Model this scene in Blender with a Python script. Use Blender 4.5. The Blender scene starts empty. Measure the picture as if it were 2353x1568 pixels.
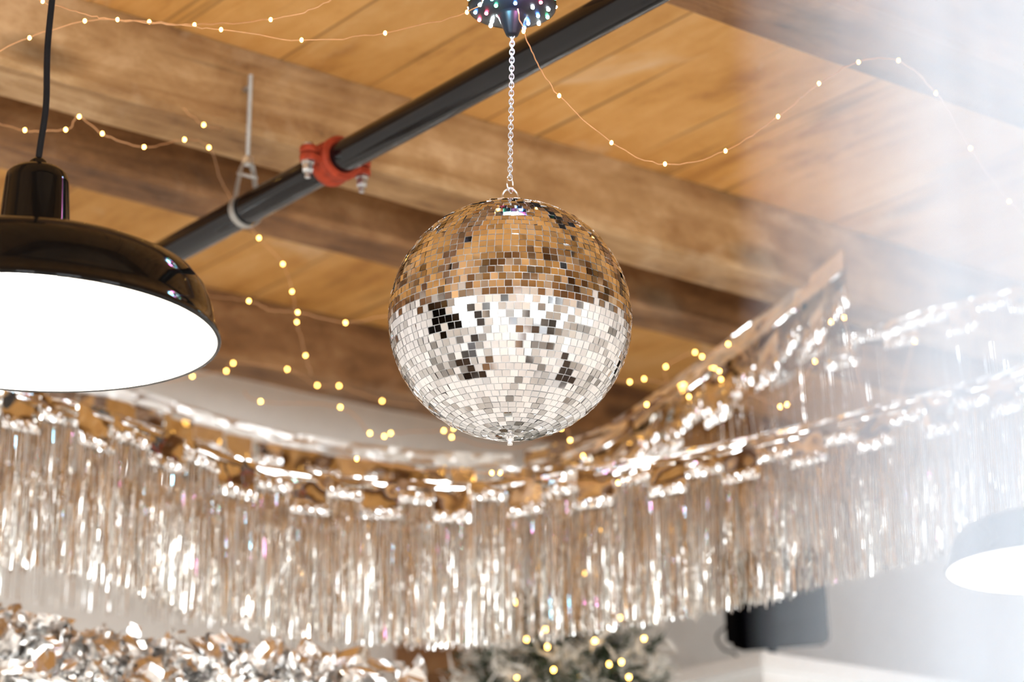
import bpy, math, random
from mathutils import Vector, Matrix, noise
random.seed(7)
scene = bpy.context.scene
try:
    scene.view_settings.view_transform = 'Standard'
except Exception:
    pass
col = scene.collection
# ------------------------------------------------------------------ camera model
FPX = 2353*85/36.0
TH = math.radians(37.4); PITCH = math.radians(18.0)
ST, CT, SP, CP = math.sin(TH), math.cos(TH), math.sin(PITCH), math.cos(PITCH)
CZ = 1.6
CEIL = CZ+1.75; BBOT = CZ+1.60
XW, XE, YS, YN = -3.6, 4.6, -3.6, 4.9
FWD = Vector((ST*CP, CT*CP, SP)); RGT = Vector((CT, -ST, 0)); UPV = RGT.cross(FWD)
CAM = Vector((0, 0, CZ))
def P(x, y, d):
    return CAM + d*(FWD + (x-1176.5)/FPX*RGT + (784-y)/FPX*UPV)
def zat(y, px, py, d):
    p = P(px, py, d)-CAM
    h = p.dot(Vector((ST, CT, 0)))
    v = (784-y)/FPX
    return CZ + h*(SP+v*CP)/(CP-v*SP)

# ------------------------------------------------------------------ materials
def newmat(name):
    m = bpy.data.materials.new(name); m.use_nodes = True
    nt = m.node_tree; b = nt.nodes['Principled BSDF']
    return m, nt, b
def simple(name, colr, rough=.5, metal=0, emis=None, es=0, coat=0, bump=0, bscale=60, var=0.0, spec=.5):
    m, nt, b = newmat(name)
    b.inputs['Base Color'].default_value = (*colr, 1)
    b.inputs['Roughness'].default_value = rough
    b.inputs['Metallic'].default_value = metal
    b.inputs['Coat Weight'].default_value = coat
    b.inputs['Specular IOR Level'].default_value = spec
    if emis:
        b.inputs['Emission Color'].default_value = (*emis, 1)
        b.inputs['Emission Strength'].default_value = es
    tc = nt.nodes.new('ShaderNodeTexCoord')
    nz = nt.nodes.new('ShaderNodeTexNoise'); nz.inputs['Scale'].default_value = bscale
    nz.inputs['Detail'].default_value = 4
    nt.links.new(tc.outputs['Object'], nz.inputs['Vector'])
    if bump:
        bp = nt.nodes.new('ShaderNodeBump'); bp.inputs['Strength'].default_value = bump
        bp.inputs['Distance'].default_value = .004
        nt.links.new(nz.outputs['Fac'], bp.inputs['Height'])
        nt.links.new(bp.outputs['Normal'], b.inputs['Normal'])
    if var:
        r = nt.nodes.new('ShaderNodeValToRGB')
        r.color_ramp.elements[0].position = .3; r.color_ramp.elements[1].position = .7
        r.color_ramp.elements[0].color = (*[c*(1-var) for c in colr], 1)
        r.color_ramp.elements[1].color = (*[min(1, c*(1+var)) for c in colr], 1)
        nt.links.new(nz.outputs['Fac'], r.inputs['Fac'])
        nt.links.new(r.outputs['Color'], b.inputs['Base Color'])
    return m
def wood(name, cols, along, planks=None, poff=0.0, rough=.6, stain=.0, knots=.4, sp=(.38, .46, .53, .61), fine=.28):
    m, nt, b = newmat(name); N = nt.nodes.new; L = nt.links.new
    b.inputs['Roughness'].default_value = rough
    b.inputs['Specular IOR Level'].default_value = .3
    tc = N('ShaderNodeTexCoord'); sx = N('ShaderNodeSeparateXYZ'); L(tc.outputs['Object'], sx.inputs[0])
    vec = tc.outputs['Object']; plankval = None
    if planks:
        of = N('ShaderNodeMath'); of.operation = 'ADD'; of.inputs[1].default_value = poff; L(sx.outputs['X'], of.inputs[0])
        dv = N('ShaderNodeMath'); dv.operation = 'DIVIDE'; dv.inputs[1].default_value = planks
        L(of.outputs[0], dv.inputs[0])
        fl = N('ShaderNodeMath'); fl.operation = 'FLOOR'; L(dv.outputs[0], fl.inputs[0])
        wn = N('ShaderNodeTexWhiteNoise'); wn.noise_dimensions = '1D'; L(fl.outputs[0], wn.inputs['W'])
        sc = N('ShaderNodeVectorMath'); sc.operation = 'SCALE'; sc.inputs['Scale'].default_value = 9
        L(wn.outputs['Color'], sc.inputs[0])
        ad = N('ShaderNodeVectorMath'); ad.operation = 'ADD'; L(tc.outputs['Object'], ad.inputs[0]); L(sc.outputs[0], ad.inputs[1])
        vec = ad.outputs[0]; plankval = wn.outputs['Value']
        fr = N('ShaderNodeMath'); fr.operation = 'FRACT'; L(dv.outputs[0], fr.inputs[0])
        pp = N('ShaderNodeMath'); pp.operation = 'PINGPONG'; pp.inputs[1].default_value = .5; L(fr.outputs[0], pp.inputs[0])
        lt = N('ShaderNodeMapRange'); lt.inputs['From Min'].default_value = .0012/planks; lt.inputs['From Max'].default_value = .004/planks
        lt.inputs['To Min'].default_value = .38
        L(pp.outputs[0], lt.inputs['Value'])
    def nz(scale3, scale, detail, dist=0, rough_=.5):
        mp = N('ShaderNodeMapping'); L(vec, mp.inputs['Vector'])
        mp.inputs['Scale'].default_value = scale3 if along == 'X' else (scale3[1], scale3[0], scale3[2])
        n = N('ShaderNodeTexNoise'); n.inputs['Scale'].default_value = scale; n.inputs['Detail'].default_value = detail
        n.inputs['Distortion'].default_value = dist; n.inputs['Roughness'].default_value = rough_; L(mp.outputs[0], n.inputs['Vector']); return n
    n1 = nz((1.0, 9, 9), 1.8, 8, 1.2, .62)
    n2 = nz((.8, 1.8, 1.8), 1.9, 6, .3, .65)
    n3 = nz((1, 1.6, 1.6), 7, 6, .4, .75)
    def wsum(a, wa, b_, wb):
        x = N('ShaderNodeMath'); x.operation = 'MULTIPLY'; x.inputs[1].default_value = wb; L(b_, x.inputs[0])
        y = N('ShaderNodeMath'); y.operation = 'MULTIPLY_ADD'; y.inputs[1].default_value = wa; L(a, y.inputs[0]); L(x.outputs[0], y.inputs[2]); return y.outputs[0]
    fac = wsum(wsum(n1.outputs['Fac'], .32, n2.outputs['Fac'], .68-fine), 1, n3.outputs['Fac'], fine)
    ramp = N('ShaderNodeValToRGB'); cr = ramp.color_ramp
    cr.elements[0].position = sp[0]; cr.elements[0].color = (*cols[0], 1)
    cr.elements[1].position = sp[3]; cr.elements[1].color = (*cols[3], 1)
    for i in (1, 2):
        e = cr.elements.new(sp[i]); e.color = (*cols[i], 1)
    L(fac, ramp.inputs['Fac'])
    out = ramp.outputs['Color']
    mp3 = N('ShaderNodeMapping'); L(vec, mp3.inputs['Vector'])
    mp3.inputs['Scale'].default_value = (2.2, 6, 6) if along == 'X' else (6, 2.2, 6)
    vo = N('ShaderNodeTexVoronoi'); vo.inputs['Scale'].default_value = 1.0; L(mp3.outputs[0], vo.inputs['Vector'])
    mr = N('ShaderNodeMapRange'); mr.inputs['From Min'].default_value = .05; mr.inputs['From Max'].default_value = .22
    mr.inputs['To Min'].default_value = knots; L(vo.outputs['Distance'], mr.inputs['Value'])
    mul = N('ShaderNodeMix'); mul.data_type = 'RGBA'; mul.blend_type = 'MULTIPLY'; mul.inputs[0].default_value = 1
    L(out, mul.inputs[6]); L(mr.outputs[0], mul.inputs[7]); out = mul.outputs[2]
    nc = nz((.5, 26, 26), 1.3, 2, .3, .5)
    mc = N('ShaderNodeMapRange'); mc.inputs['From Min'].default_value = .28; mc.inputs['From Max'].default_value = .35; mc.inputs['To Min'].default_value = .38
    L(nc.outputs['Fac'], mc.inputs['Value'])
    mul2 = N('ShaderNodeMix'); mul2.data_type = 'RGBA'; mul2.blend_type = 'MULTIPLY'; mul2.inputs[0].default_value = 1
    L(out, mul2.inputs[6]); L(mc.outputs[0], mul2.inputs[7]); out = mul2.outputs[2]
    if stain:
        n4 = nz((1, 1, 1), 2.1, 7, .6, .7)
        ms = N('ShaderNodeMapRange'); ms.inputs['From Min'].default_value = .58; ms.inputs['From Max'].default_value = .67; ms.inputs['To Max'].default_value = stain
        L(n4.outputs['Fac'], ms.inputs['Value'])
        sm_ = N('ShaderNodeMix'); sm_.data_type = 'RGBA'; L(ms.outputs[0], sm_.inputs[0]); L(out, sm_.inputs[6]); sm_.inputs[7].default_value = (.76, .58, .38, 1); out = sm_.outputs[2]
    if planks:
        hv = N('ShaderNodeHueSaturation')
        mv = N('ShaderNodeMapRange'); mv.inputs['To Min'].default_value = .93; mv.inputs['To Max'].default_value = 1.06
        L(plankval, mv.inputs['Value']); L(mv.outputs[0], hv.inputs['Value']); L(out, hv.inputs['Color'])
        ml = N('ShaderNodeMix'); ml.data_type = 'RGBA'; L(lt.outputs[0], ml.inputs[0])
        ml.inputs[6].default_value = (cols[0][0]*.3, cols[0][1]*.28, cols[0][2]*.25, 1); L(hv.outputs[0], ml.inputs[7])
        out = ml.outputs[2]
    L(out, b.inputs['Base Color'])
    bp = N('ShaderNodeBump'); bp.inputs['Strength'].default_value = .7; bp.inputs['Distance'].default_value = .014
    L(fac, bp.inputs['Height']); L(bp.outputs[0], b.inputs['Normal'])
    return m

M_CEIL = wood('ceiling_planks', [(.42, .185, .045), (.61, .305, .080), (.68, .36, .11), (.74, .43, .165)], 'Y', planks=.44, poff=.26, stain=.45, knots=.6)
M_BEAM = wood('beam_timber', [(.10, .046, .017), (.28, .145, .055), (.39, .225, .095), (.56, .365, .19)], 'X', stain=.25, knots=.25, fine=.32)
M_BEAMD = wood('beam_timber_dark', [(.045, .019, .008), (.15, .068, .025), (.24, .115, .044), (.37, .20, .085)], 'X', stain=.1, knots=.25, fine=.32)
M_TRIMW = wood('trim_timber', [(.12, .05, .02), (.22, .1, .04), (.3, .15, .06), (.36, .2, .09)], 'X')
M_WALL = simple('white_plaster', (.88, .865, .83), .85, bump=.15, bscale=25, var=.02)
M_FLOOR = wood('floor_boards', [(.48, .45, .42), (.58, .55, .51), (.66, .63, .59), (.74, .71, .67)], 'Y', planks=.14, rough=.35)
M_WHITE = simple('white_paint', (.88, .88, .87), .5, var=.02)
M_PIPE = simple('black_painted_steel', (.003, .003, .004), .12, coat=0, bump=.06, bscale=18, var=.3, spec=.32)
M_RED = simple('red_oxide_casting', (.32, .040, .014), .6, bump=.4, bscale=70, var=.25, spec=.2)
M_ZINC = simple('zinc_steel', (.62, .63, .62), .35, 1, bump=.2, bscale=90, var=.15)
M_GALV = simple('galvanised_strap', (.42, .41, .38), .45, .7, bump=.2, var=.15)
M_CHROME = simple('chrome', (.88, .90, .92), .16, 1, var=.03)
M_CHAIN = simple('nickel_chain', (.74, .77, .80), .25, .7, var=.05)
M_BLACK = simple('black_enamel', (.003, .003, .003), .06, var=.2, spec=.25)
M_BLKPL = simple('black_plastic', (.006, .006, .008), .3, var=.2, spec=.25)
M_CORD = simple('black_cord', (.004, .004, .005), .6, bump=.2, var=.2, spec=.2)
M_LINER = simple('white_enamel_glow', (.92, .9, .86), .4, emis=(1, .95, .87), es=.6)  # enamel given a glow of its own to imitate bulb light inside the shade
M_BULB = simple('lamp_bulb_glow', (1, 1, 1), .4, emis=(1, .94, .84), es=32)
M_MIR = [simple('mirror_glass', (.91, .915, .925), .03, 1, var=.02), simple('mirror_reflect_pale', (.76, .76, .77), .04, 1, var=.02),
         simple('mirror_reflect_grey', (.55, .54, .53), .05, 1, var=.02), simple('mirror_reflect_dark', (.28, .27, .26), .05, 1, var=.02)]  # darker tints put a busy room's mixed reflections into the tile colour
M_GROUT = simple('silver_foam_core', (.70, .70, .69), .4, .1, var=.08, bscale=200)
M_FOIL = simple('champagne_foil', (.90, .885, .85), .07, 1, bump=.05, bscale=60, var=.05)
M_FOILS = simple('silver_foil', (.95, .95, .94), .11, 1, bump=.1, bscale=80, var=.04)
M_TINS = simple('silver_tinsel_foil', (.94, .93, .91), .24, 1, bump=.15, bscale=50, var=.04)
M_PALE = simple('pale_satin_foil', (.78, .76, .73), .28, .85, bump=.3, bscale=40, var=.06)
M_COPPER = simple('copper_wire', (.72, .38, .17), .35, .5, var=.1)
M_FAIRY = simple('fairy_bulb_glow', (1, .8, .5), .3, emis=(1, .55, .12), es=22)
M_SPK = simple('speaker_cloth', (.002, .002, .003), .95, bump=.6, bscale=300, var=.3, spec=.02)
M_TRUNK = simple('bark', (.12, .07, .04), .9, bump=.6, bscale=40, var=.3)
M_GLASS = simple('daylight_pane', (.9, .95, 1), .2, emis=(.90, .955, 1), es=13.5)
M_FRAME = simple('dark_window_frame', (.03, .028, .026), .5, var=.2)
M_DARKF = simple('dark_walnut', (.035, .022, .015), .4, var=.3)
M_GREYF = simple('grey_upholstery', (.25, .24, .23), .9, var=.2)
M_TANF = simple('tan_leather', (.36, .22, .12), .6, var=.2)
LEDC = {'w': (.8, .95, 1), 'b': (.1, .3, 1), 'g': (.1, 1, .4), 'r': (1, .08, .15)}
M_LED = {k: simple('led_glow_'+n, c, .3, emis=c, es=90) for (k, c), n in zip(LEDC.items(), ['white', 'blue', 'green', 'red'])}
M_NEEDLE, nt, b = newmat('flocked_needles')
tc = nt.nodes.new('ShaderNodeTexCoord'); nz = nt.nodes.new('ShaderNodeTexNoise'); nz.inputs['Scale'].default_value = 16
rp = nt.nodes.new('ShaderNodeValToRGB'); rp.color_ramp.elements[0].position = .45; rp.color_ramp.elements[1].position = .55
rp.color_ramp.elements[0].color = (.035, .055, .03, 1); rp.color_ramp.elements[1].color = (.82, .81, .76, 1)
nt.links.new(tc.outputs['Object'], nz.inputs['Vector']); nt.links.new(nz.outputs['Fac'], rp.inputs['Fac'])
nt.links.new(rp.outputs['Color'], b.inputs['Base Color']); b.inputs['Roughness'].default_value = .8
M_PEARL, nt, b = newmat('pearly_white_foil')
b.inputs['Roughness'].default_value = .5
tr = nt.nodes.new('ShaderNodeBsdfTranslucent'); tr.inputs['Color'].default_value = (.76, .85, .95, 1)
mxs = nt.nodes.new('ShaderNodeMixShader'); mxs.inputs[0].default_value = .3
tc = nt.nodes.new('ShaderNodeTexCoord'); nz = nt.nodes.new('ShaderNodeTexNoise'); nz.inputs['Scale'].default_value = 8
rp = nt.nodes.new('ShaderNodeValToRGB'); rp.color_ramp.elements[0].color = (.60, .71, .84, 1); rp.color_ramp.elements[1].color = (.72, .80, .88, 1)
nt.links.new(tc.outputs['Object'], nz.inputs['Vector']); nt.links.new(nz.outputs['Fac'], rp.inputs['Fac'])
nt.links.new(rp.outputs['Color'], b.inputs['Base Color'])
nt.links.new(b.outputs[0], mxs.inputs[1]); nt.links.new(tr.outputs[0], mxs.inputs[2])
nt.links.new(mxs.outputs[0], nt.nodes['Material Output'].inputs['Surface'])

# ------------------------------------------------------------------ object helpers
def meta(o, label=None, category=None, group=None, kind=None):
    if label: o['label'] = label
    if category: o['category'] = category
    if group: o['group'] = group
    if kind: o['kind'] = kind
def root(name, loc, label, category, group=None, kind=None):
    e = bpy.data.objects.new(name, None); e.location = loc; e.empty_display_size = .05
    col.objects.link(e); meta(e, label, category, group, kind); return e
def mob(name, verts, faces, mat, parent=None, smooth=False, mats=None, fm=None, org=None):
    o_ = Vector(parent.location) if parent else None
    if o_ is None:
        o_ = sum((Vector(v) for v in verts), Vector())/len(verts)
    me = bpy.data.meshes.new(name)
    me.from_pydata([tuple(Vector(v)-o_) for v in verts], [], faces)
    for mm in (mats or [mat]): me.materials.append(mm)
    if fm:
        me.polygons.foreach_set('material_index', fm)
    if smooth: me.polygons.foreach_set('use_smooth', [True]*len(me.polygons))
    me.update()
    ob = bpy.data.objects.new(name, me); col.objects.link(ob)
    if parent: ob.parent = parent
    else: ob.location = o_
    return ob
class G:
    def __init__(s): s.v = []; s.f = []; s.m = []
    def add(s, v, f, mi=0):
        k = len(s.v); s.v += [Vector(q) for q in v]; s.f += [tuple(i+k for i in q) for q in f]; s.m += [mi]*len(f); return s
def boxg(c, sz, R=None, bev=0):
    hx, hy, hz = sz[0]/2, sz[1]/2, sz[2]/2
    if bev <= 0:
        vs = [Vector((x*hx, y*hy, z*hz)) for z in (-1, 1) for y in (-1, 1) for x in (-1, 1)]
        fs = [(0, 2, 3, 1), (4, 5, 7, 6), (0, 1, 5, 4), (2, 6, 7, 3), (0, 4, 6, 2), (1, 3, 7, 5)]
    else:
        import bmesh
        bm = bmesh.new(); bmesh.ops.create_cube(bm, size=1)
        for v in bm.verts: v.co = Vector((v.co.x*sz[0], v.co.y*sz[1], v.co.z*sz[2]))
        bmesh.ops.bevel(bm, geom=bm.edges[:], offset=bev, segments=2, affect='EDGES')
        bm.verts.index_update()
        vs = [v.co.copy() for v in bm.verts]; fs = [tuple(v.index for v in f.verts) for f in bm.faces]; bm.free()
    if R is not None: vs = [R @ v for v in vs]
    return [v+Vector(c) for v in vs], fs
def lathe(c, prof, n=48, axis=None):
    vs = []; fs = []
    for r, z in prof:
        for i in range(n):
            a = 2*math.pi*i/n; v = Vector((r*math.cos(a), r*math.sin(a), z))
            if axis is not None: v = axis @ v
            vs.append(v+Vector(c))
    for j in range(len(prof)-1):
        for i in range(n):
            k = (i+1) % n
            fs.append((j*n+i, j*n+k, (j+1)*n+k, (j+1)*n+i))
    return vs, fs
def tube(path, r, n=8, closed=False, cap=True):
    path = [Vector(p) for p in path]; m = len(path); vs = []; fs = []
    up = Vector((.123, .97, .2)).normalized(); prev = None
    for i, p in enumerate(path):
        if closed: t = path[(i+1) % m]-path[(i-1) % m]
        else: t = path[min(i+1, m-1)]-path[max(i-1, 0)]
        t.normalize()
        if prev is None:
            a = t.cross(up)
            if a.length < .1: a = t.cross(Vector((1, 0, 0)))
        else: a = prev-t*prev.dot(t)
        a.normalize(); prev = a; b = t.cross(a)
        rr = r[i] if isinstance(r, (list, tuple)) else r
        for k in range(n):
            an = 2*math.pi*k/n; vs.append(p+rr*(math.cos(an)*a+math.sin(an)*b))
    for i in range(m if closed else m-1):
        j = (i+1) % m
        for k in range(n):
            l = (k+1) % n; fs.append((i*n+k, i*n+l, j*n+l, j*n+k))
    if cap and not closed:
        fs.append(tuple(range(n-1, -1, -1))); fs.append(tuple((m-1)*n+k for k in range(n)))
    return vs, fs
def sph(c, r, n=12, sz=1):
    prof = [(max(1e-5, r*math.sin(math.pi*i/n)), -r*sz*math.cos(math.pi*i/n)) for i in range(n+1)]
    return lathe(c, prof, n*2 if n < 12 else 24)
def catmull(pts, sub=8):
    pts = [Vector(p) for p in pts]; out = []
    for i in range(len(pts)-1):
        p0 = pts[max(i-1, 0)]; p1 = pts[i]; p2 = pts[i+1]; p3 = pts[min(i+2, len(pts)-1)]
        for k in range(sub):
            t = k/sub
            out.append(.5*((2*p1)+(-p0+p2)*t+(2*p0-5*p1+4*p2-p3)*t*t+(-p0+3*p1-3*p2+p3)*t**3))
    out.append(pts[-1]); return out
def resample(path, step):
    out = [path[0].copy()]; acc = 0
    for a, b in zip(path[:-1], path[1:]):
        L = (b-a).length
        if L == 0: continue
        d = step-acc
        while d <= L:
            out.append(a+(b-a)*(d/L)); d += step
        acc = L-(d-step)
    return out

# ------------------------------------------------------------------ room shell
def struct(name, lo, hi, mat, label, bev=0):
    lo = Vector(lo); hi = Vector(hi); v, f = boxg((lo+hi)/2, hi-lo, bev=bev)
    o = mob(name, v, f, mat); meta(o, label, 'room', kind='structure'); return o
T = .12
PT = CZ+1.02
struct('floor', (XW-T, YS-T, -T), (XE+T, YN+T, 0), M_FLOOR, 'pale timber board floor')
cl = struct('ceiling', (XW-T, YS-T, CEIL), (XE+T, YN+T, CEIL+T), M_CEIL, 'warm honey timber plank ceiling')
struct('wall_north', (XW-T, YN, 0), (XE+T, YN+T, CEIL), M_WALL, 'white plaster wall')
struct('wall_east', (XE, YS, 0), (XE+T, YN, CEIL), M_WALL, 'white plaster wall')
struct('wall_south', (XW-T, YS-T, 0), (XE+T, YS, CEIL), M_WALL, 'white plaster wall')
struct('wall_west', (XW-T, YS, 0), (XW, YN, CEIL), M_WALL, 'white plaster wall')
struct('wall_partition', (3.76, 3.98, 0), (XE, YN, PT), M_WHITE, 'white painted partition block with square top edge')
struct('trim_1', (3.735, 3.955, PT-.035), (XE-.002, YN-.002, PT+.002), M_WHITE, 'white moulding on top of the partition', .004)
struct('trim_2', (3.41, YN-.09, 0), (3.49, YN, CZ+1.06), M_BEAMD, 'dark stained timber door post')
struct('trim_3', (3.38, YN-.11, CZ+1.06), (3.755, YN, CZ+1.14), M_TRIMW, 'brown timber lintel board')
def window(idx, c, w, h, axis, nx, nz):
    g = G()
    def pt(a, z, dpt): return Vector((c[0]+a, c[1]+dpt, c[2]+z)) if axis == 'Y' else Vector((c[0]+dpt, c[1]+a, c[2]+z))
    e = root('window_%d' % idx, c, 'tall multi pane window with dark frame and daylight', 'window', kind='structure')
    def bar(a0, a1, z0, z1, d0, d1):
        p0 = pt(a0, z0, d0); p1 = pt(a1, z1, d1)
        sz = Vector((abs(p1.x-p0.x), abs(p1.y-p0.y), abs(p1.z-p0.z)))
        return boxg((p0+p1)/2, sz)
    t = .05
    for a in [-w/2, w/2]: g.add(*bar(a-t, a+t, -h/2-t, h/2+t, .0, .07))
    for z in [-h/2, h/2]: g.add(*bar(-w/2, w/2, z-t, z+t, .0, .07))
    for i in range(1, nx): a = -w/2+w*i/nx; g.add(*bar(a-.02, a+.02, -h/2, h/2, .01, .05))
    for i in range(1, nz): z = -h/2+h*i/nz; g.add(*bar(-w/2, w/2, z-.02, z+.02, .01, .05))
    mob('window_frame', g.v, g.f, M_FRAME, e)
    v, f = bar(-w/2, w/2, -h/2, h/2, .004, .02); mob('window_pane', v, f, M_GLASS, e)
window(1, (-2.1, YS, 1.75), 1.5, 2.0, 'Y', 3, 4)
window(2, (.6, YS, 1.75), 1.5, 2.0, 'Y', 3, 4)
window(3, (3.2, YS, 1.75), 1.3, 2.0, 'Y', 3, 4)
window(4, (XW, -1.6, 1.75), 1.5, 2.0, 'X', 3, 4)
window(5, (XW, 1.3, 1.75), 1.5, 2.0, 'X', 3, 4)
def door(idx, lo, hi):
    e = root('door_%d' % idx, lo, 'dark walnut panelled door', 'door', kind='structure')
    lo = Vector(lo); hi = Vector(hi); v, f = boxg((lo+hi)/2, hi-lo); mob('door_leaf', v, f, M_DARKF, e)
door(1, (-.95, YS+.002, 0), (-.25, YS+.05, 2.1))
door(2, (XW+.002, -.4, 0), (XW+.05, .4, 2.1))

# beams
def beam(y0, w, mat, zb=BBOT):
    n = 160; vs = []; fs = []
    x0, x1 = XW+.001, XE-.001
    prof = [(y0, CEIL-.001), (y0, zb+.06), (y0, zb+.010), (y0+.010, zb), (y0+w-.010, zb), (y0+w, zb+.010), (y0+w, CEIL-.001)]
    for i in range(n+1):
        x = x0+(x1-x0)*i/n
        for j, (y, z) in enumerate(prof):
            q = noise.noise(Vector((x*1.7, y*9, z*9)))*.006+noise.noise(Vector((x*9, y*20+j, 3)))*.0035
            vs.append(Vector((x, y+q, z+(q if z < CEIL-.01 else 0))))
    k = len(prof)
    for i in range(n):
        for j in range(k):
            l = (j+1) % k; fs.append((i*k+j, i*k+l, (i+1)*k+l, (i+1)*k+j))
    fs.append(tuple(range(k-1, -1, -1))); fs.append(tuple(n*k+j for j in range(k)))
    o = mob('ceiling_beam', vs, fs, mat)
    meta(o, 'rough sawn brown timber ceiling beam', 'beam', 'ceiling beams')
for y0, w, m in [(3.27, .13, M_BEAM), (3.57, .12, M_BEAMD), (4.38, .13, M_BEAMD), (2.31, .17, M_BEAMD), (1.35, .16, M_BEAM),
                 (.55, .15, M_BEAM), (-.55, .15, M_BEAM), (-1.6, .15, M_BEAM), (-2.65, .15, M_BEAM)]:
    beam(y0, w, m)

# ------------------------------------------------------------------ pipe, coupling, hanger
PX, PZ, PR = 1.931, CZ+1.45, .0258
rot = Matrix.Rotation(-math.pi/2, 3, 'X')
path = [Vector((PX, YS+.001+(YN-YS-.002)*i/40, PZ)) for i in range(41)]
v, f = tube(path, PR, 32)
o = mob('pipe', v, f, M_PIPE, smooth=True); meta(o, 'black painted steel pipe running under the beams', 'pipe')
cy = 2.985
e = root('pipe_coupling', (PX, cy, PZ), 'red cast iron grooved pipe coupling with two bolts', 'pipe coupling')
prof = [(PR+.0005, -.023), (.033, -.023), (.0365, -.019), (.0365, -.011), (.034, -.007), (.034, .007), (.0365, .011), (.0365, .019), (.033, .023), (PR+.0005, .023)]
g = G(); g.add(*lathe(e.location, prof, 40, rot))
for s in (-1, 1):
    for zz in (-1, 1):
        g.add(*boxg(Vector((PX+s*.042, cy, PZ+zz*.0068)), (.024, .030, .010), Matrix.Rotation(s*zz*.15, 3, 'Y'), .003))
        g.add(*lathe(Vector((PX+s*.0495, cy, PZ+zz*.0068)), [(.0001, -.0055), (.0135, -.0055), (.0148, -.0035), (.0148, .0035), (.0135, .0055), (.0001, .0055)], 20))
mob('coupling_housing', g.v, g.f, M_RED, e)
for s in (-1, 1):
    g = G(); c = Vector((PX+s*.051, cy, PZ))
    g.add(*lathe(c, [(.0001, -.040), (.0045, -.040), (.0045, .02), (.0001, .02)], 12))
    g.add(*lathe(c, [(.0001, -.030), (.0085, -.030), (.0092, -.027), (.0092, -.019), (.0085, -.016), (.011, -.016), (.011, -.0125), (.0001, -.0125)], 6))
    g.add(*lathe(c, [(.0001, .0125), (.009, .0125), (.009, .017), (.006, .022), (.0001, .023)], 16))
    mob('bolt', g.v, g.f, M_ZINC, e)
hy = 3.255
e = root('pipe_hanger', (PX, hy, PZ), 'galvanised threaded rod hanger with clevis strap around pipe', 'pipe hanger')
top = CZ+1.695
pts = [Vector((PX, hy, PZ+.085)), Vector((PX, hy, top))]
g = G(); nn = 90
rod = [pts[0].lerp(pts[1], i/nn) for i in range(nn+1)]
g.add(*tube(rod, [.0036 if i % 2 else .0043 for i in range(nn+1)], 10))
mob('threaded_rod', g.v, g.f, M_GALV, e)
g = G(); g.add(*boxg((PX, hy+.009, top-.022), (.010, .016, .006), None, .001))
mob('bracket', g.v, g.f, M_GALV, e)
prof = []
for i in range(41):
    a = math.radians(-225+270*i/40)
    prof.append((math.cos(a)*(PR+.002), math.sin(a)*(PR+.002)))
prof = [(-.006, .086), (-.012, .072), (-.0165, .045)]+prof+[(.0165, .045), (.012, .072), (.006, .086)]
vs = []; fs = []
for x, z in prof:
    L_ = math.hypot(x, z); ox, oz = x/L_*.002, z/L_*.002
    for (a, b_) in ((0, -.007), (0, .007), (1, .007), (1, -.007)):
        vs.append(Vector((PX+x+a*ox, hy+b_, PZ+z+a*oz)))
for i in range(len(prof)-1):
    for j in range(4):
        l = (j+1) % 4; fs.append((i*4+j, i*4+l, (i+1)*4+l, (i+1)*4+j))
mob('clevis_strap', vs, fs, M_GALV, e)
g = G(); g.add(*lathe((PX, hy, PZ+.088), [(.0001, -.006), (.010, -.006), (.010, .006), (.0001, .006)], 6))
g.add(*tube([(PX-.019, hy, PZ+.062), (PX+.019, hy, PZ+.062)], .003, 10))
mob('hanger_nut', g.v, g.f, M_ZINC, e)

# ------------------------------------------------------------------ disco ball
BD = 2.98
BC = P(1172, 735, BD); R = .15
e = root('disco_ball', BC, 'mirror tiled disco ball hanging from a thin chain', 'disco ball')
v, f = lathe(BC, [(max(1e-4, (R-.0012)*math.sin(math.pi*i/48)), -(R-.0012)*math.cos(math.pi*i/48)) for i in range(49)], 96)
mob('ball_core', v, f, M_GROUT, e, smooth=True)
g = G(); rows = 52; hh = math.pi*R/rows; tw = .0094
for r_ in range(rows):
    lat = -math.pi/2+(r_+.5)*math.pi/rows
    n = max(3, int(2*math.pi*R*math.cos(lat)/tw)); off = random.random()*6.28
    for i in range(n):
        lon = off+2*math.pi*(i+random.uniform(-.012, .012))/n
        N_ = Vector((math.cos(lat)*math.cos(lon), math.cos(lat)*math.sin(lon), math.sin(lat)))
        E_ = Vector((-math.sin(lon), math.cos(lon), 0)); U_ = N_.cross(E_)
        w = 2*math.pi*R*math.cos(lat)/n-.0009; h = hh-.0009
        w = max(w, .0016)
        j1, j2 = random.gauss(0, .026), random.gauss(0, .028)
        if random.random() < .2: j1 *= 3; j2 *= 2.6
        j3 = random.gauss(0, .008)
        N2 = (N_+j1*E_+j2*U_).normalized(); E2 = (E_+j3*U_); E2 = (E2-N2*E2.dot(N2)).normalized(); U2 = N2.cross(E2)
        c = BC+N_*(R+random.uniform(-.0001, .0002))
        q = [c+a*E2*w/2+b_*U2*h/2 for a, b_ in ((-1, -1), (1, -1), (1, 1), (-1, 1))]
        q2 = [p-N2*.0016 for p in q]
        rr_ = random.random()*.85+.1+.7*noise.noise(N_*4.5)
        mi = 0 if rr_ < .46 else (1 if rr_ < .78 else (2 if rr_ < 1.0 else 3))
        g.add(q+q2, [(0, 1, 2, 3), (0, 4, 5, 1), (1, 5, 6, 2), (2, 6, 7, 3), (3, 7, 4, 0)], mi)
mob('mirror_tiles', g.v, g.f, None, e, mats=M_MIR, fm=g.m)
g = G()
g.add(*lathe(BC+Vector((0, 0, R)), [(.0001, .004), (.006, .004), (.009, .002), (.014, 0), (.014, -.003)], 24))
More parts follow.
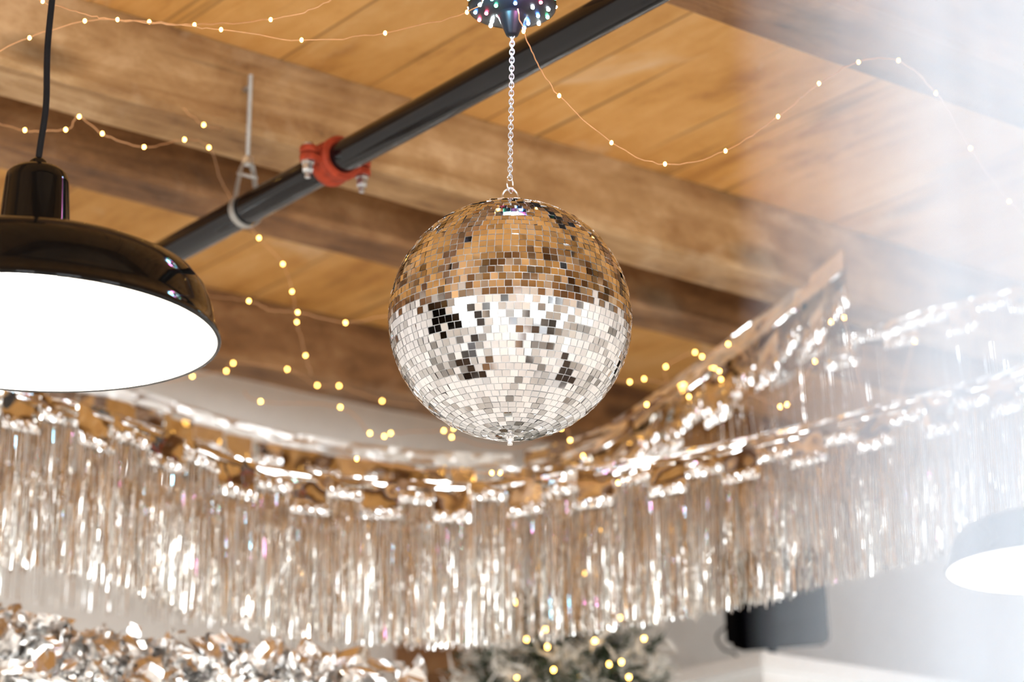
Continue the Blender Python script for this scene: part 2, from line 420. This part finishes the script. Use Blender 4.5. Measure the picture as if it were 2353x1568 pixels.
ring = [BC+Vector((0, 0, R+.012))+.0105*Vector((math.cos(a)*CT, -math.cos(a)*ST, math.sin(a)*1.1)) for a in [2*math.pi*i/28 for i in range(28)]]
g.add(*tube(ring, .0018, 8, closed=True))
mob('hanging_loop', g.v, g.f, M_CHROME, e, smooth=True)
g = G(); g.add(*lathe(BC-Vector((0, 0, R)), [(.0001, -.011), (.003, -.0105), (.0035, -.007), (.0028, -.006), (.0045, -.004), (.0045, 0), (.012, .001), (.012, .003)], 20))
mob('bottom_finial', g.v, g.f, M_CHROME, e, smooth=True)
# motor
MZ = zat(20, 1172, 735, BD); MC = Vector((BC.x, BC.y, MZ))+RGT*.0027
e = root('disco_ball_motor', MC, 'black round battery disco motor with coloured LED lights', 'disco light')
prof = [(.0001, .034), (.05, .034), (.055, .03), (.057, .004), (.056, -.001), (.052, -.004), (.040, -.007), (.022, -.008), (.0195, -.009), (.018, -.012), (.0085, -.036), (.0075, -.038), (.006, -.039), (.0001, -.039)]
v, f = lathe(MC, prof, 56); mob('motor_housing', v, f, M_BLKPL, e, smooth=True)
seq = 'wbgwrbwgwbrwgbwwrgbwbwgrwbwgbrwwbg'
ledmesh = {}
k = 0
for rr, zz, cnt, ph in ((.0475, -.0060, 13, .1), (.0335, -.0085, 8, .25), (.0572, .008, 14, .0)):
    for i in range(cnt):
        a = 2*math.pi*i/cnt+ph; key = seq[k % len(seq)]; k += 1
        p = MC+Vector((rr*math.cos(a), rr*math.sin(a), zz))
        if key not in ledmesh:
            v, f = sph((0, 0, 0), .0021, 8)
            me = bpy.data.meshes.new('led'); me.from_pydata([tuple(q) for q in v], [], f); me.materials.append(M_LED[key]); ledmesh[key] = me
        o = bpy.data.objects.new('led', ledmesh[key]); o.location = p-MC; o.parent = e; col.objects.link(o)
g = G(); g.add(*tube([MC+Vector((0, 0, .033)), MC+Vector((0, 0, .06))], .004, 10))
ln = [Vector((MC.x, MC.y, MZ+.06)), Vector((MC.x, MC.y, CEIL-.001))]
g.add(*tube(ln, .0016, 8)); mob('hanging_wire', g.v, g.f, M_CORD, e)
for (dx, c_, en) in ((-.024, (.25, .7, 1), .8), (.028, (.9, .25, .7), .5)):
    l = bpy.data.lights.new('led_light', 'POINT'); l.energy = en; l.color = c_; l.shadow_soft_size = .015
    lo = bpy.data.objects.new('led_light', l); lo.parent = e; lo.location = Vector(RGT)*dx-Vector((ST, CT, 0))*.058+Vector((0, 0, -.02)); col.objects.link(lo)
# chain
z0 = BC.z+R+.0225; z1 = MZ-.038
e = root('chain', (BC.x, BC.y, z0), 'thin silver link chain with split ring', 'chain')
g = G(); rc = .0095
ring = [Vector((BC.x, BC.y, z0+rc-.003))+rc*Vector((math.cos(a)*math.cos(.5), math.cos(a)*math.sin(.5), math.sin(a)*1.15)) for a in [2*math.pi*i/28 for i in range(28)]]
g.add(*tube(ring, .0009, 8, closed=True)); mob('split_ring', g.v, g.f, M_CHROME, e, smooth=True)
g = G(); zc = z0+2*rc-.003; pitch_ = .0058; nl = int((z1-zc)/pitch_)+1; pitch_ = (z1-zc)/nl
for i in range(nl+1):
    t = i/nl; c = Vector((BC.x, BC.y, zc+pitch_*i))+(MC-BC-Vector((0, 0, MC.z-BC.z)))*t
    aa = (i % 2)*math.pi/2-.9+random.uniform(-.15, .15); d = Vector((math.cos(aa), math.sin(aa), 0))
    lk = [c+d*.0030*math.cos(a)+Vector((0, 0, .0042*math.sin(a))) for a in [2*math.pi*j/14 for j in range(14)]]
    g.add(*tube(lk, .0008, 6, closed=True))
mob('chain_links', g.v, g.f, M_CHAIN, e, smooth=True)

# ------------------------------------------------------------------ pendant lamps
def pendant(px, py, d, rim, label, cordpx, watt):
    c = P(px, py, d); s = rim/.2
    e = root('pendant_lamp', c, label, 'pendant lamp', 'black pendant lamps')
    outer = [(.2, -.002), (.203, -.003), (.2045, 0), (.2035, .005), (.2005, .008), (.198, .018), (.194, .036), (.187, .053), (.1755, .067), (.158, .0755), (.133, .081), (.10, .087), (.07, .092), (.045, .097), (.0385, .099)]
    inner = [(.036, .094), (.07, .087), (.10, .082), (.125, .076), (.150, .070), (.168, .061), (.181, .048), (.189, .031), (.193, .013), (.1965, .003), (.2, -.002)]
    pr = [(r*s, z*s) for r, z in outer+inner]
    v, f = lathe(c, pr, 96); n = 96
    fm = [0]*(n*(len(outer)-1))+[0]*n+[1]*(n*(len(inner)-1))
    mob('lamp_shade', v, f, M_BLACK, e, smooth=True, mats=[M_BLACK, M_LINER], fm=fm)
    cap = [(.0385, .096), (.0405, .099), (.0405, .104), (.039, .108), (.0345, .172), (.033, .181), (.028, .1865), (.012, .189), (.0095, .191), (.0095, .197), (.006, .201), (.0001, .201)]
    v, f = lathe(c, [(r*s, z*s) for r, z in cap], 48); mob('socket_cover', v, f, M_BLACK, e, smooth=True)
    v, f = lathe(c, [(max(.0001, r)*s, z*s) for r, z in [(.015, .095), (.016, .08), (.03, .062), (.042, .042), (.042, .031), (.034, .015), (.018, .006), (0, .004)]], 32)
    mob('bulb', v, f, M_BULB, e, smooth=True)
    topz = CEIL-.001
    h0 = c+Vector((0, 0, .198*s))
    pts = [h0]
    for dx, dz in cordpx: pts.append(Vector((c.x, c.y, 0))+RGT*dx+Vector((0, 0, c.z+dz)))
    pts.append(Vector((pts[-1].x, pts[-1].y, topz)))
    v, f = tube(catmull(pts, 10), .0037, 12); mob('cord', v, f, M_CORD, e, smooth=True)
    v, f = lathe(Vector((pts[-1].x, pts[-1].y, topz)), [(.0001, -.03), (.03, -.028), (.05, -.012), (.052, 0)], 32)
    mob('ceiling_rose', v, f, M_BLACK, e, smooth=True)
    l = bpy.data.lights.new('lamp_light', 'POINT'); l.energy = watt; l.color = (1, .88, .7); l.shadow_soft_size = .04
    lo = bpy.data.objects.new('lamp_light', l); lo.location = (0, 0, -.01); lo.parent = e; col.objects.link(lo)
pendant(62, 770, 2.61, .204, 'glossy black dome pendant lamp glowing white inside', [(.001, .22), (.0045, .27), (.002, .34), (.004, .42), (.002, .5)], 9)
pendant(2452, 1306, 4.1, .2, 'black dome pendant lamp seen through hazy foil curtain', [(.001, .24), (.002, .35), (.001, .5)], 7)

# ------------------------------------------------------------------ foil fringe garlands
def garland(pts, label, flen, seam=(.028, .060), head=.016, block=.066, spacing=.0018, width=.0016, layers=2, mat=M_FOIL, hmat=None, sub=10, ragged=.010, tilt=0.0, crumple=1.0, seamh=.022, hn=.003, raised=0):
    path = catmull([P(*p) for p in pts], sub)
    mid = path[len(path)//2]
    e = root('foil_fringe_garland', mid, label, 'foil garland', 'foil fringe garlands')
    hp = resample(path, .008); vs = []; fs = []
    def frame(a, b):
        t = b-a; t.z = 0; t.normalize(); n = Vector((t.y, -t.x, 0))
        if n.dot(FWD) > 0: n = -n
        return t, n
    for i, p in enumerate(hp):
        t, nrm = frame(hp[max(i-1, 0)], hp[min(i+1, len(hp)-1)])
        for k in range(6):
            q = noise.noise(p*14+Vector((0, 0, k*1.2)))*hn+noise.noise(p*55+Vector((0, 0, k*2.)))*hn*.5
            vs.append(p+Vector((0, 0, -head*k/5+(.002*noise.noise(p*60) if k == 5 else 0)))+nrm*(q+tilt*head*k/5+.002+raised))
    for i in range(len(hp)-1):
        for k in range(5): fs.append((i*6+k, i*6+k+1, i*6+k+7, i*6+k+6))
    mob('header_tape', vs, fs, hmat or mat, e, smooth=True)
    if tilt:
        path = [p-Vector((0, 0, head))+frame(path[max(i-1, 0)], path[min(i+1, len(path)-1)])[1]*tilt*head for i, p in enumerate(path)]
    pan = G(); sm = G(); bp = resample(path, block/8)
    nb = len(bp)//8
    tot = []
    for b_ in range(nb):
        sd = seam[b_ % 2]+random.uniform(-.006, .006); lean = random.uniform(-.3, .3)*crumple; out = random.uniform(-.004, .006)+(.006 if b_ % 2 else 0)
        tot.append((sd, out))
        seg = bp[b_*8:b_*8+9]
        if len(seg) < 9: continue
        t, nrm = frame(seg[0], seg[-1])
        vs = []
        for i, p in enumerate(seg):
            for k in range(9):
                h = sd*k/8
                q = noise.noise(Vector((p.x*30, p.y*30, h*25+b_*3)))*.004*crumple+noise.noise(Vector((p.x*110, p.y*110, h*40+b_*3)))*.0008*crumple+(i/8-.5)*lean*block+out*k/8
                vs.append(p-Vector((0, 0, .002+h))+nrm*q)
        pan.add(vs, [(i*9+k, i*9+k+1, i*9+k+10, i*9+k+9) for i in range(8) for k in range(8)])
        vs2 = []; n2 = 22; dirt = seg[-1]-seg[0]
        for i in range(n2+1):
            base = seg[0]+dirt*(i/n2)*1.04
            for k in range(5):
                vs2.append(base-Vector((0, 0, .002+sd+seamh*(k/4-.3)))+nrm*(out+.006+random.uniform(-.003, .003)+.004*math.sin(k/4*math.pi)+(i/n2-.5)*lean*block)+t*random.uniform(-.001, .001))
        sm.add(vs2, [(i*5+k, i*5+k+1, i*5+k+6, i*5+k+5) for i in range(n2) for k in range(4)])
    mob('foil_film', pan.v, pan.f, mat, e, smooth=True)
    mob('crimped_seam', sm.v, sm.f, M_FOILS, e)
    g = G()
    for ly in range(layers):
        sp = resample(path, spacing)
        for i, p in enumerate(sp):
            b_ = min(int(i*spacing/block), nb-1); sd, out = tot[b_]
            t, nrm = frame(sp[max(i-1, 0)], sp[min(i+1, len(sp)-1)])
            L_ = flen-sd+random.uniform(-ragged, ragged*.3)
            if random.random() < .03: L_ *= random.uniform(.6, .9)
            clump = noise.noise(p*22+Vector((ly*7, 0, 0)))
            a0 = random.gauss(0, 1.0); tw_ = random.gauss(0, 1.0); sway = random.gauss(0, .0014)+clump*.004
            sw2 = random.gauss(0, .020)+noise.noise(p*15)*.03-.012*ly
            curl = random.uniform(0, .035) if random.random() < .35 else 0
            fr = random.uniform(2, 8); am = random.uniform(.0002, .0022); ph = random.uniform(0, 6)
            ns = 11; vs = []
            for k in range(ns+1):
                s_ = k/ns; a = a0+tw_*s_
                c = p-Vector((0, 0, .002+sd+L_*s_))+nrm*(out+sw2*s_*s_-curl*s_**4-ly*.006+am*min(1, s_*4)*math.sin(fr*s_+ph))+t*(sway*s_)
                w = (t*math.cos(a)+nrm*math.sin(a))*width*.5
                vs += [c-w, c+w]
            g.add(vs, [(2*k, 2*k+1, 2*k+3, 2*k+2) for k in range(ns)])
    o = mob('fringe', g.v, g.f, mat, e); o['kind'] = 'stuff'
garland([(-260, 830, 4.1), (0, 893, 4.15), (180, 925, 4.2), (380, 990, 4.25), (600, 1065, 4.3), (850, 1098, 4.35), (1150, 1104, 4.4), (1450, 1060, 4.4), (1700, 1018, 4.4), (1950, 960, 4.45), (2353, 850, 4.5), (2600, 760, 4.5)],
        'shiny champagne silver foil fringe garland sagging across the room', .300)
garland([(-100, 800, 5.2), (200, 868, 5.25), (350, 905, 5.25), (600, 980, 5.25), (850, 1022, 5.2), (1050, 1040, 5.1), (1190, 1045, 5.0)],
        'foil fringe garland with broad pale silver header tape', .25, seam=(.04, .065), head=.030, spacing=.005, layers=1, tilt=-.3, hmat=M_PALE, hn=.016)
garland([(1215, 1042, 4.95), (1370, 998, 4.9), (1560, 872, 4.9), (1750, 735, 4.88), (1950, 575, 4.86)],
        'foil fringe garland with flat bronze header pinned to a beam', .27, seam=(.085, .115), head=.046, block=.060, spacing=.007, layers=1, crumple=2.2, seamh=.05, hn=.003, raised=.02)
garland([(1150, 1076, 4.75), (1400, 1062, 4.7), (1700, 1008, 4.65), (2050, 925, 4.65), (2353, 838, 4.65), (2600, 740, 4.65)],
        'silver foil fringe garland hanging behind another', .25, spacing=.009, layers=1, mat=M_FOILS, head=.008, seam=(.05, .03), crumple=1.6)
garland([(1640, 880, 5.15), (1800, 815, 5.1), (2050, 735, 5.0), (2353, 655, 4.9), (2550, 600, 4.9)],
        'sparse silver foil fringe garland near the partition', .2, spacing=.014, layers=1, mat=M_FOILS, head=.008, seam=(.05, .02), crumple=1.8)
garland([(-250, 1020, 4.75), (50, 1066, 4.75), (400, 1120, 4.8), (700, 1140, 4.8), (1000, 1130, 4.8)],
        'bright silver foil fringe garland behind another', .27, spacing=.0035, layers=1, mat=M_FOILS)
def tinsel(pts, rad, n, label):
    path = catmull([P(*p) for p in pts], 12); g = G()
    for i in range(n):
        p = path[int(random.random()*(len(path)-1))]
        d = Vector((random.gauss(0, 1), random.gauss(0, 1), random.gauss(0, 1))).normalized()
        c = p+d*rad*random.uniform(0, .85)+Vector((random.uniform(-.03, .03), random.uniform(-.03, .03), 0))
        a = Vector((random.gauss(0, 1), random.gauss(0, 1), random.gauss(0, .8)))+d*.1; a.normalize()
        b_ = a.cross(Vector((random.gauss(0, 1), random.gauss(0, 1), random.gauss(0, 1)))).normalized(); cdir = a.cross(b_)
        rad_ = random.uniform(.018, .05); arc = random.uniform(1.5, 3.8); w = random.uniform(.008, .019); tw_ = random.uniform(-1, 1)
        vs = []; ns = 10
        for k in range(ns+1):
            s_ = k/ns-.5; an = tw_*s_; th = arc*s_
            rdir = a*math.sin(th)+cdir*math.cos(th)
            ww = (b_*math.cos(an)+rdir*math.sin(an))*w*(1-.5*abs(s_))
            q = c+rdir*rad_-cdir*rad_*.8+b_*s_*.03
            vs += [q-ww, q+rdir*w*random.uniform(-.3, .3), q+ww]
        g.add(vs, [(3*k+j, 3*k+j+1, 3*k+j+4, 3*k+j+3) for k in range(ns) for j in (0, 1)])
    o = mob('tinsel_garland', g.v, g.f, M_TINS); meta(o, label, 'tinsel', None, 'stuff')
tinsel([(-120, 1510, 3.95), (100, 1548, 3.95), (300, 1585, 4.0), (480, 1590, 4.05), (640, 1612, 4.05), (900, 1642, 4.15)], .105, 1700, 'thick bushy silver foil tinsel garland')

# pearly fringe curtain hanging from the ceiling beside the photographer
g = G(); rnd = random.Random(3)
HF = Vector((ST, CT, 0))
base = HF*.18
xs = []
s_ = .0275
while s_ < .5:
    xs.append(s_); s_ += .0023 if s_ < .031 else (.0018 if s_ < .035 else (.0014 if s_ < .06 else .004))
for s0 in xs:
    p = base+RGT*(s0+rnd.gauss(0, .0002))+HF*(rnd.uniform(-.006, .006)+s0*.25)
    ph = rnd.uniform(0, 6); a0 = rnd.gauss(0, .4); tw_ = rnd.gauss(0, .9); ns = 24; vs = []
    zt, zb = CEIL-.012, CZ-.55+rnd.uniform(-.03, .03)
    for k in range(ns+1):
        q = k/ns; a = a0+tw_*q
        c = Vector((p.x, p.y, zt+(zb-zt)*q))+RGT*(.0006*math.sin(7*q+ph))
        w = (RGT*math.cos(a)+HF*math.sin(a))*.0008
        vs += [c-w, c+w]
    g.add(vs, [(2*k, 2*k+1, 2*k+3, 2*k+2) for k in range(ns)])
e = root('fringe_curtain', base+RGT*.3+Vector((0, 0, CEIL)), 'pearly white foil fringe curtain hanging from the ceiling', 'fringe curtain')
o = mob('fringe', g.v, g.f, M_PEARL, e); o['kind'] = 'stuff'
a_ = base+RGT*.02; b_ = base+RGT*.52+HF*.13
mid = (a_+b_)/2; dd = b_-a_
v, f = boxg((mid.x, mid.y, CEIL-.009), (dd.length, .03, .016), Matrix.Rotation(math.atan2(dd.y, dd.x), 3, 'Z'), .002)
mob('header_rail', v, f, M_WHITE, e)

# ------------------------------------------------------------------ fairy lights
v, f = sph((0, 0, 0), .0023, 8, 1.3)
fm_ = bpy.data.meshes.new('fairy_bulb'); fm_.from_pydata([tuple(q) for q in v], [], f); fm_.materials.append(M_FAIRY)
def fairy(pts, label='copper wire fairy lights with tiny warm bulbs', wob=.004):
    W = [P(p[0], p[1], p[2]) for p in pts]
    e = root('fairy_lights', W[0], label, 'string lights', 'fairy light strings')
    path = catmull(W, 8)
    path = [p+Vector((random.uniform(-1, 1), random.uniform(-1, 1), random.uniform(-1, 1)))*wob*.35 if i % 8 else p for i, p in enumerate(path)]
    v, f = tube(path, .0008, 6); mob('wire', v, f, M_COPPER, e, smooth=True)
    for p, w in zip(pts, W):
        if len(p) > 3: continue
        o = bpy.data.objects.new('bulb', fm_); o.location = w-W[0]; o.parent = e; col.objects.link(o)
n0 = 0
fairy([(-60, -60, 3.1, n0), (98, 3, 3.15), (195, 32, 3.2, n0), (270, 45, 3.2), (400, 58, 3.2, n0), (508, 68, 3.2), (693, 92, 3.2), (885, 76, 3.15), (1073, 28, 3.05), (1110, 0, 3.05, n0)])
fairy([(-50, 140, 3.3, n0), (68, 87, 3.3), (195, 48, 3.3), (343, 50, 3.3), (447, 57, 3.3), (622, 45, 3.2), (720, 20, 3.2, n0), (800, -20, 3.2, n0)])
fairy([(1190, 20, 3.04, n0), (1203, 72, 3.05), (1235, 145, 3.08, n0), (1285, 220, 3.1), (1405, 328, 3.12), (1528, 377, 3.15), (1667, 347, 3.2), (1788, 268, 3.25), (1882, 192, 3.3), (1973, 143, 3.4), (2065, 139, 3.5), (2151, 214, 3.6), (2230, 341, 3.7), (2319, 463, 3.8), (2420, 560, 3.9, n0)])
fairy([(-40, 270, 3.6, n0), (57, 299, 3.7), (151, 298, 3.7), (182, 268, 3.7), (235, 307, 3.72), (331, 338, 3.75), (424, 321, 3.85), (480, 339, 4.0), (515, 430, 4.3, n0), (595, 547, 4.38), (650, 607, 4.4), (671, 670, 4.4), (682, 740, 4.5), (702, 817, 4.6), (715, 860, 4.7, n0)])
fairy([(400, 655, 4.6, n0), (463, 680, 4.5), (572, 692, 4.4), (620, 713, 4.4, n0), (684, 718, 4.4), (794, 742, 4.4), (900, 728, 4.4, n0), (1000, 770, 4.5, n0), (1300, 850, 4.6, n0), (1447, 878, 4.7), (1480, 871, 4.7), (1530, 880, 4.8, n0), (1530, 843, 4.8), (1597, 810, 4.8), (1613, 820, 4.8), (1673, 791, 4.8), (1720, 830, 4.8, n0)])
fairy([(380, 880, 5.1, n0), (442, 865, 5.1), (520, 853, 5.1), (536, 835, 5.1), (660, 849, 5.1), (729, 886, 5.15), (779, 887, 5.15), (878, 922, 5.2), (960, 935, 5.2, n0)])
fairy([(560, 900, 5.0, n0), (599, 923, 5.0), (782, 936, 5.0), (850, 996, 5.0), (883, 1003, 5.0), (898, 996, 5.0), (1020, 990, 4.9), (1042, 985, 4.9), (1038, 1005, 4.9), (1180, 1030, 4.8, n0), (1290, 985, 4.7), (1310, 1012, 4.7), (1340, 1048, 4.7), (1486, 930, 4.6), (1583, 912, 4.6), (1653, 853, 4.6), (1657, 872, 4.6), (1793, 935, 4.6), (1809, 930, 4.6), (1873, 831, 4.6), (1910, 740, 4.6), (1940, 730, 4.6), (2020, 1000, 4.6, n0), (2103, 785, 4.6)])
fairy([(780, 1040, 4.9, n0), (820, 1055, 4.2), (960, 1080, 4.15, n0), (1130, 1087, 4.1), (1149, 1087, 4.1), (1200, 1100, 4.1, n0), (1420, 1110, 4.2), (1500, 1080, 4.2, n0)])
fairy([(420, 250, 3.95, n0), (468, 287, 4.0), (520, 300, 4.1, n0)])

# ------------------------------------------------------------------ christmas tree
tb = Vector((3.17, 3.965, 0)); tz = CZ+1.13
e = root('christmas_tree', tb, 'snow flocked christmas tree with warm lights', 'christmas tree')
v, f = tube([tb, tb+Vector((0, 0, tz-.1))], [.045, .008], 12); mob('trunk', v, f, M_TRUNK, e)
g = G(); H = tz
for i in range(680):
    t = random.random()**.75 if i > 270 else random.uniform(.88, 1)
    z = .25+(H-.25)*t; rm = min(.48*(1-t)+.05, .48) + .15*min(1, (1-t)/.05)
    a = random.uniform(0, 6.28); d = Vector((math.cos(a), math.sin(a), random.uniform(-.1, .45))).normalized()
    L_ = rm*random.uniform(.7, 1.05); st = tb+Vector((0, 0, z-.05))
    g.add(*tube([st, st+d*L_], [.004, .0015], 4))
    nn = int(26+L_*70)
    for k in range(nn):
        s_ = random.uniform(.15, 1); p = st+d*L_*s_
        nd = (d*.6+Vector((random.gauss(0, 1), random.gauss(0, 1), random.gauss(0, 1))).normalized()).normalized()
        w = nd.cross(Vector((random.gauss(0, 1), random.gauss(0, 1), random.gauss(0, 1)))).normalized()*.003; ll = random.uniform(.02, .045)
        g.add([p-w, p+w, p+nd*ll+w*.3, p+nd*ll-w*.3], [(0, 1, 2, 3)])
o = mob('branches', g.v, g.f, M_NEEDLE, e); o['kind'] = 'stuff'
for (x, y) in [(1343, 1318), (1253, 1447), (1258, 1487), (1367, 1473), (1480, 1468), (1424, 1420), (1428, 1522), (1400, 1527), (1272, 1540), (1445, 1557), (1187, 1556), (1330, 1550), (1210, 1470), (1187, 1385)]:
    p = P(x, y, 4.93)
    o = bpy.data.objects.new('bulb', fm_); o.location = p-tb; o.parent = e; o.scale = (1.4, 1.4, 1.4); col.objects.link(o)

# ------------------------------------------------------------------ speaker standing on the partition
sc_ = P(1780, 1374, 5.72)
e = root('wall_speaker', sc_, 'small tilted black cloth covered speaker above the partition', 'speaker')
Rm = Matrix.Rotation(-TH+.10, 3, 'Z') @ Matrix.Rotation(math.radians(14), 3, 'X') @ Matrix.Rotation(-.09, 3, 'Y')
v, f = boxg(sc_, (.220, .17, .230), Rm, .014); mob('speaker_cabinet', v, f, M_SPK, e)
v, f = boxg(sc_+Rm @ Vector((0, -.089, 0)), (.208, .012, .218), Rm, .005); mob('speaker_grille', v, f, M_SPK, e)
bk = sc_+Rm @ Vector((0, .05, -.10))
g = G(); g.add(*tube([bk, Vector((bk.x+.01, bk.y+.02, PT+.004))], .012, 12)); g.add(*boxg(Vector((bk.x+.01, bk.y+.02, PT+.005)), (.09, .09, .006), None, .002))
mob('stand', g.v, g.f, M_BLKPL, e)
cb = catmull([sc_+Rm @ Vector((-.08, .085, -.05)), P(1648, 1460, 5.8), P(1662, 1492, 5.8), P(1690, 1505, 5.9), Vector((bk.x, bk.y+.1, PT+.006))], 8)
v, f = tube(cb, .003, 6); mob('speaker_cable', v, f, M_CORD, e)

# ------------------------------------------------------------------ furniture seen in the mirror tiles
def table(x, y, w, d, h=.75):
    e = root('dining_table', (x, y, 0), 'dark walnut rectangular dining table', 'table', 'dark tables')
    v, f = boxg((x, y, h-.02), (w, d, .04), None, .006); mob('table_top', v, f, M_DARKF, e)
    for sx in (-1, 1):
        for sy in (-1, 1):
            v, f = boxg((x+sx*(w/2-.08), y+sy*(d/2-.08), (h-.04)/2), (.06, .06, h-.04), None, .004); mob('leg', v, f, M_DARKF, e)
CL = {0: (M_DARKF, 'dark wooden dining chair with straight back'), 1: (M_GREYF, 'grey upholstered dining chair with straight back'), 2: (M_TANF, 'tan leather dining chair with straight back')}
def chair(x, y, a, ci=0):
    mat, lab = CL[ci]
    e = root('dining_chair', (x, y, 0), lab, 'chair', 'dining chairs')
    Rz = Matrix.Rotation(a, 3, 'Z'); o = Vector((x, y, 0))
    def bx(nm, c, s):
        v, f = boxg((0, 0, 0), s, None, .004); v = [Rz @ (q+Vector(c))+o for q in v]; mob(nm, v, f, mat, e)
    bx('seat', (0, 0, .45), (.44, .44, .04)); bx('backrest', (0, .2, .76), (.42, .03, .34))
    for sx in (-1, 1):
        bx('leg', (sx*.19, -.19, .215), (.04, .04, .43)); bx('leg', (sx*.19, .205, .3), (.04, .04, .6))
table(-1.6, -1.2, 1.2, .6); table(1.6, -1.9, 1.2, .6); table(.2, 2.5, 1.1, .6); table(3.0, .9, .6, 1.1)
for i, (x, y, a) in enumerate([(-1.6, -.5, 0), (-1.6, -1.95, math.pi), (1.6, -1.2, 0), (1.2, -2.6, math.pi), (2.1, -2.6, math.pi), (.2, 1.9, math.pi), (2.3, .9, math.pi/2), (-2.2, 2.6, .4), (-.6, 1.0, 1.2), (.9, .2, 2.2), (-.3, -2.2, .5), (.2, -.9, 2.7), (-2.9, .4, 1.5), (3.6, -.6, .3), (2.6, -.4, 1.1), (-1.1, 2.0, 2.1)]):
    chair(x, y, a, i % 3)

# ------------------------------------------------------------------ lights / world
w = bpy.data.worlds.new('world'); scene.world = w; w.use_nodes = True
w.node_tree.nodes['Background'].inputs[0].default_value = (.8, .9, 1, 1); w.node_tree.nodes['Background'].inputs[1].default_value = 1
def area(name, loc, rotv, sx, sy, en, c):
    l = bpy.data.lights.new(name, 'AREA'); l.shape = 'RECTANGLE'; l.size = sx; l.size_y = sy; l.energy = en; l.color = c
    o = bpy.data.objects.new(name, l); o.location = loc; o.rotation_euler = rotv; col.objects.link(o)
area('floor_bounce_fill', (.5, .65, .03), (math.pi, 0, 0), 7.9, 8.2, 120, (1, .975, .945))  # added fill imitating floor bounce onto the ceiling, not a real fixture

cam = bpy.data.cameras.new('camera'); co = bpy.data.objects.new('camera', cam); col.objects.link(co)
cam.lens = 85; cam.sensor_width = 36; cam.clip_start = .01; cam.clip_end = 100
co.location = CAM
co.rotation_euler = Matrix((RGT, UPV, -FWD)).transposed().to_euler()
cam.dof.use_dof = True; cam.dof.focus_distance = BD-.05; cam.dof.aperture_fstop = 4.3
scene.camera = co
